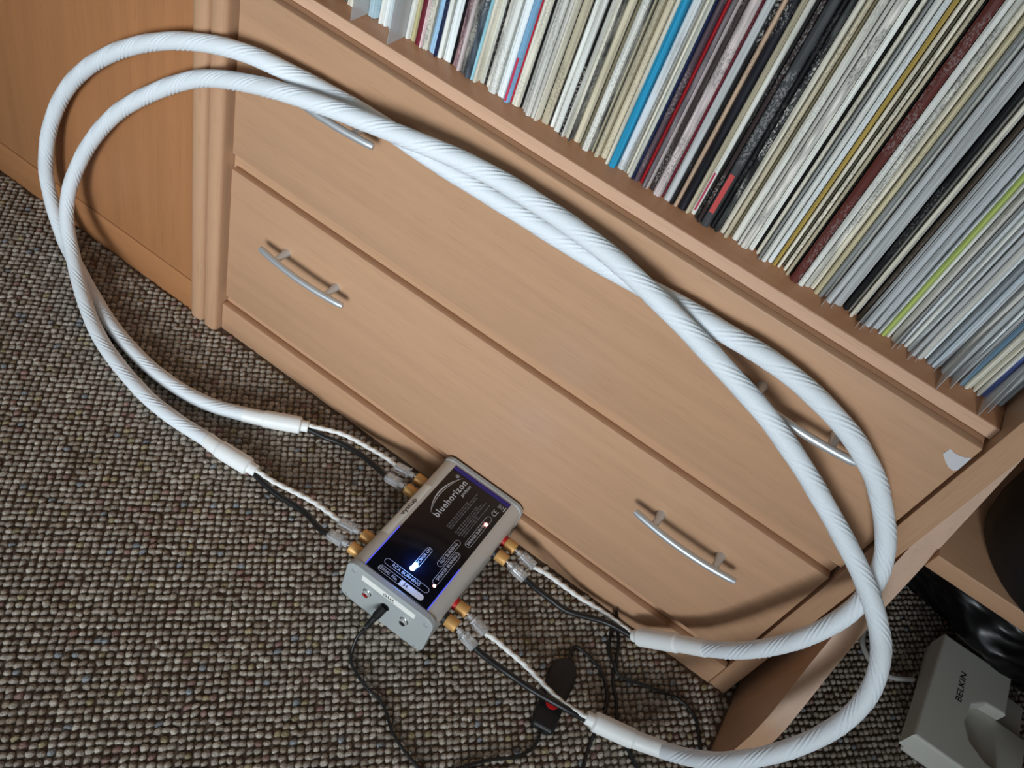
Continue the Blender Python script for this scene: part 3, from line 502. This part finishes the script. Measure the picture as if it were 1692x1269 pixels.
# ------------------------------------------------------------------ the two thick white cables
jacket = mat('white_braid', srgb(228, 236, 242), 0.62, spec=0.3)
def braid_mat():
    m = jacket; tc = nd(m, 'ShaderNodeTexCoord'); n = nd(m, 'ShaderNodeTexVoronoi'); n.inputs['Scale'].default_value = 900; lk(m, tc.outputs['Object'], n.inputs[0]); bump(m, n.outputs[0], 0.35, 0.0004)
    r = ramp(m, n.outputs[0], [(0.0, srgb(216, 223, 228)), (0.5, srgb(230, 236, 240))]); lk(m, r.outputs[0], bsdf(m).inputs['Base Color'])
braid_mat()
white_wire = mat('white_twisted_wire', srgb(236, 236, 232), 0.5)
def ridges(th, s):
    ph = th + 2 * math.pi * s / 0.125
    grp = 0.5 + 0.5 * np.cos(2 * ph); mask = np.clip((grp - 0.40) / 0.3, 0, 1)
    return 1.0 + 0.07 * mask * (np.cos(14 * ph)) - 0.02 * mask
def twist(th, s): return 1.0 + 0.12 * np.cos(2 * (th + 2 * math.pi * s / 0.030))
def cable(label, path, boots, plugs, whites, blacks):
    o = np.array(path[len(path) // 2])
    t = thing('speaker_cable', label, 'cable', tuple(path[0]), 0, 'white speaker cables'); o = np.array(path[0])
    P = smooth(spline(path, 0.0022), 60)
    L = len(P); rad = np.full(L, 0.0104); k = 14
    MB().sweep(P, rad, 98, ridges).build('braided_jacket', jacket, t, o, auto=False)
    for bt in boots:
        b0, b1, b2, b3 = [np.array(p) for p in bt]      # tip, tip end, body end, neck end
        b = MB(); ln = [0, np.linalg.norm(b1 - b0), np.linalg.norm(b2 - b1) + np.linalg.norm(b1 - b0)]
        pts = spline([b0, b1, b2, b3], 0.002); d = np.concatenate([[0], np.cumsum(np.linalg.norm(np.diff(pts, axis=0), axis=1))])
        prof = np.interp(d, [0, 0.0006, ln[1] - 0.0008, ln[1] + 0.0002, ln[1] + 0.0018, ln[2] - 0.002, ln[2], ln[2] + 0.001, d[-1] - 0.001, d[-1]], [0.0078, 0.0086, 0.0086, 0.0120, 0.0130, 0.0130, 0.0125, 0.0116, 0.0113, 0.0108])
        # resample finely so that the steps stay crisp
        f = np.linspace(0, d[-1], 90); pts = np.stack([np.interp(f, d, pts[:, j]) for j in range(3)], 1); prof = np.interp(f, [0, 0.0006, ln[1] - 0.0008, ln[1] + 0.0002, ln[1] + 0.0018, ln[2] - 0.002, ln[2], ln[2] + 0.001, d[-1] - 0.001, d[-1]], [0.0078, 0.0086, 0.0086, 0.0120, 0.0130, 0.0130, 0.0125, 0.0116, 0.0113, 0.0108])
        b.sweep(pts, prof, 28).build('boot', white_plastic, t, o, auto=True)
    for w in whites: MB().sweep(smooth(spline(w, 0.0012), 6), 0.0034, 14, twist).build('white_wire', white_wire, t, o, auto=False)
    for w in blacks: MB().sweep(smooth(spline(w, 0.003), 4), 0.0043, 12).build('black_wire', black_rubber, t, o, auto=False)
    for (px, py, pz), (dx, dy, dz), mark in plugs:
        p0 = np.array((px, py, pz)); d = np.array((dx, dy, dz)); d = d / np.linalg.norm(d)
        X = Vector(d); Z = Vector((0, 0, 1)); Z = (Z - X * Z.dot(X)).normalized(); Yv = Z.cross(X)
        M = Matrix((X, Yv, Z)).transposed().to_4x4(); M.translation = Vector(p0 - o)
        def put(mb, name, m, par): 
            ob = mb.build(name, m, par); ob.data.transform(M); return ob
        b = MB().rbox(0.012, 0.034, -0.0062, 0.0062, -0.0058, 0.0066, 0.0018, 2).lathe((0.003, 0, 0), (1, 0, 0), [(0, 0.0044), (0.0085, 0.0044)], 16).lathe((0.0105, 0, 0), (1, 0, 0), [(0, 0.0088), (0.0012, 0.0088)], 24)
        pg = put(b, 'clear_plug', clear, t)
        put(MB().cyl((-0.0165, 0, 0), (0.030, 0, 0), 0.0019, 12), 'pin', bright_pin, pg)
        for xs in (0.0185, 0.0280): put(MB().lathe((xs, 0, 0.0015), (xs, 0, 1), [(0, 0.0022), (0.0040, 0.0022), (0.0042, 0.0030), (0.0058, 0.0030), (0.0058, 0.0008), (0.0050, 0.0006)], 12), 'screw', steel, pg)
        if mark: put(MB().lathe((0.0116, 0, 0), (1, 0, 0), [(0, 0.0062), (0.0008, 0.0062)], 20), 'ring', black_plastic if mark == 'k' else white_plastic, pg)
    return t
TZ = 0.046
def W(*a): return [tuple(p) for p in a]
cable('white braided speaker cable in front, plugged in at the near end of the box', CABLE_FRONT,
      [[(0.2252, -0.1676, 0.0135), (0.2124, -0.1690, 0.0132), (0.1626, -0.1745, 0.0132), (0.1395, -0.1742, 0.0122)],
       [(0.7800, -0.1650, 0.0195), (0.7912, -0.1625, 0.0192), (0.8453, -0.1490, 0.0195), (0.8835, -0.1415, 0.0310)]],
      [((0.4045, -0.1640, TZ), (-1, -0.10, -0.12), 'w'), ((0.4045, -0.1885, TZ), (-1, -0.06, -0.16), 'k'), ((0.5815, -0.1640, TZ), (1, -0.14, -0.12), 'w'), ((0.5815, -0.1885, TZ), (1, -0.14, -0.16), 'k')],
      [W((0.372, -0.1672, 0.042), (0.352, -0.163, 0.036), (0.3190, -0.1591, 0.026), (0.2807, -0.1622, 0.019), (0.2522, -0.1662, 0.016), (0.224, -0.1672, 0.0150)),
       W((0.614, -0.1685, 0.042), (0.630, -0.164, 0.036), (0.6490, -0.1600, 0.026), (0.6819, -0.1592, 0.020), (0.7338, -0.1703, 0.024), (0.7612, -0.1694, 0.024), (0.782, -0.1655, 0.0220))],
      [W((0.373, -0.1905, 0.041), (0.355, -0.1890, 0.034), (0.3225, -0.1760, 0.020), (0.2925, -0.1750, 0.014), (0.2609, -0.1757, 0.011), (0.224, -0.1712, 0.0110)),
       W((0.614, -0.1930, 0.041), (0.632, -0.1900, 0.033), (0.6669, -0.1826, 0.020), (0.7052, -0.1812, 0.022), (0.7495, -0.1757, 0.0245), (0.782, -0.1665, 0.0175))])
cable('white braided speaker cable behind, plugged in beside the drawer plinth', CABLE_BACK,
      [[(0.2254, -0.0598, 0.0135), (0.2151, -0.0653, 0.0132), (0.1694, -0.0935, 0.0132), (0.1425, -0.1078, 0.0122)],
       [(0.7795, -0.0290, 0.0296), (0.7863, -0.0300, 0.0375), (0.8271, -0.0370, 0.0895), (0.8545, -0.0450, 0.1290)]],
      [((0.4045, -0.0405, TZ), (-1, -0.10, -0.12), 'w'), ((0.4045, -0.0645, TZ), (-1, -0.04, -0.16), None), ((0.5815, -0.0405, TZ), (1, -0.08, -0.12), 'w'), ((0.5815, -0.0645, TZ), (1, -0.04, -0.16), 'k')],
      [W((0.373, -0.0437, 0.042), (0.357, -0.0375, 0.036), (0.3235, -0.0340, 0.026), (0.2718, -0.0380, 0.019), (0.224, -0.0590, 0.0155)),
       W((0.614, -0.0430, 0.042), (0.634, -0.0355, 0.036), (0.6613, -0.0285, 0.026), (0.6916, -0.0240, 0.020), (0.7320, -0.0205, 0.020), (0.781, -0.0280, 0.0310))],
      [W((0.373, -0.0658, 0.041), (0.354, -0.0590, 0.033), (0.3161, -0.0500, 0.022), (0.2771, -0.0500, 0.014), (0.2549, -0.0560, 0.012), (0.224, -0.0620, 0.0115)),
       W((0.614, -0.0658, 0.041), (0.6336, -0.0610, 0.030), (0.6602, -0.0562, 0.022), (0.6891, -0.0529, 0.019), (0.7389, -0.0330, 0.022), (0.781, -0.0300, 0.0285))])

# ------------------------------------------------------------------ thin black power cord with in-line switch
def cord():
    t = thing('power_cord', 'thin black power cord from the box front, with an oval red-button switch', 'cord', (0.65, -0.25, 0.0)); o = (0.65, -0.25, 0)
    F = BX[1] - 0.1125
    MB().lathe((0.4930, F - 0.0008, 0.0470), (0.4890, F - 0.034, 0.0320), [(0, 0.0030), (0.002, 0.0058), (0.016, 0.0056), (0.017, 0.0044), (0.019, 0.0048), (0.021, 0.0040), (0.023, 0.0044), (0.025, 0.0036), (0.027, 0.0040), (0.034, 0.0026)], 18).build('plug', black_plastic, t, o)
    z = 0.0058
    p = [(0.4892, F - 0.033, 0.0322), (0.4880, F - 0.045, 0.024), (0.4925, -0.2830, 0.010), (0.5005, -0.2930, z), (0.5130, -0.2985, z), (0.5317, -0.3048, z), (0.5637, -0.3093, z), (0.593, -0.3277, z), (0.6208, -0.3373, z), (0.6476, -0.3427, z), (0.675, -0.352, z), (0.688, -0.350, z), (0.690, -0.338, z), (0.678, -0.3215, z), (0.7041, -0.2850, z), (0.7309, -0.2590, z), (0.7440, -0.2360, z), (0.7434, -0.2180, 0.010)]
    MB().sweep(spline(p, 0.003), 0.0021, 10).build('lead', black_rubber, t, o, auto=False)
    # flat oval switch body lying along the direction of the lead
    a = Vector((0.7412, -0.2110, 0.0)); c = Vector((0.7240, -0.1080, 0.0)); X = (c - a).normalized(); Yv = Vector((-X.y, X.x, 0)); Ln = (c - a).length
    bm = bmesh.new(); out = []
    for s_, w in ((0, 0.0125), (0.03, 0.0155), (0.10, 0.0165), (0.40, 0.0165), (0.55, 0.0172), (0.70, 0.0190), (0.82, 0.0185), (0.90, 0.0155), (0.96, 0.0100), (1.0, 0.0035)): out.append((s_ * Ln, w))
    ring = [(s_, w) for s_, w in out] + [(s_, -w) for s_, w in out[::-1]]
    vs = [bm.verts.new((*(a + X * s_ + Yv * w).xy, 0.0045)) for s_, w in ring]; f = bm.faces.new(vs)
    g = bmesh.ops.extrude_face_region(bm, geom=[f]); bmesh.ops.translate(bm, vec=(0, 0, 0.0115), verts=[q for q in g['geom'] if isinstance(q, bmesh.types.BMVert)])
    bmesh.ops.bevel(bm, geom=[e for e in bm.edges if all(v.co.z > 0.012 for v in e.verts)], offset=0.005, segments=4, affect='EDGES', profile=0.5); bmesh.ops.recalc_face_normals(bm, faces=bm.faces[:])
    bmesh.ops.translate(bm, vec=(-0.65, 0.25, 0), verts=bm.verts[:])
    me = bpy.data.meshes.new('switch'); bm.to_mesh(me); bm.free(); sw = link('switch', me, black_plastic, t)
    bc = a + X * 0.036
    tag(MB().lathe((bc.x, bc.y, 0.0150), (bc.x, bc.y, 1), [(0, 0.0092), (0.0014, 0.0092), (0.0020, 0.0080)], 24).build('button', red_plastic, sw, o), 'round red push button')
    z = 0.0058
    p = [(0.7242, -0.1095, 0.011), (0.7232, -0.1010, 0.009), (0.7212, -0.0910, z), (0.7254, -0.0821, z), (0.7448, -0.0828, z), (0.7674, -0.0894, z), (0.7863, -0.106, z), (0.7990, -0.1300, 0.0042), (0.8008, -0.1618, 0.0032), (0.8050, -0.1950, 0.0042), (0.8103, -0.2196, z), (0.815, -0.25, z)]
    MB().sweep(spline(p, 0.003), 0.0024, 10).build('lead', black_rubber, t, o, auto=False)
cord()
def lead():
    z = 0.0056; t = thing('tied_lead', 'thin black lead doubled and tied near the plinth, crossing the carpet', 'cord', (0.78, -0.06, 0.0)); o = (0.78, -0.06, 0)
    s1 = [(0.7440, -0.0075, 0.0105), (0.7480, -0.0150, 0.0065), (0.7535, -0.0290, z), (0.7599, -0.0470, z), (0.7657, -0.058, z), (0.7788, -0.0715, z + 0.004), (0.7955, -0.0786, z), (0.824, -0.0685, z), (0.8487, -0.0605, z), (0.8727, -0.053, z), (0.8920, -0.0540, z), (0.9080, -0.0620, z), (0.9180, -0.0740, z), (0.9280, -0.0920, z), (0.9400, -0.1100, z), (0.96, -0.125, z)]
    s2 = [(0.7475, -0.0060, 0.0105), (0.7530, -0.0115, 0.0065), (0.7605, -0.0225, z), (0.7692, -0.0350, z), (0.7802, -0.0627, z), (0.7843, -0.0801, z), (0.7945, -0.0994, z), (0.806, -0.112, z), (0.8139, -0.1271, 0.0040), (0.8313, -0.1478, 0.0030), (0.8451, -0.1563, 0.0034), (0.8721, -0.1729, z), (0.90, -0.19, z)]
    for s in (s1, s2): MB().sweep(spline(s, 0.003), 0.0023, 10).build('lead', black_rubber, t, o, auto=False)
    MB().sweep(spline([(0.7420, -0.0090, 0.0120), (0.7475, -0.0125, 0.0125), (0.7510, -0.0080, 0.0095), (0.7465, -0.0050, 0.0125), (0.7440, -0.0060, 0.0240)], 0.002), 0.0017, 8).build('twist_tie', black_plastic, t, o, auto=False)
lead()
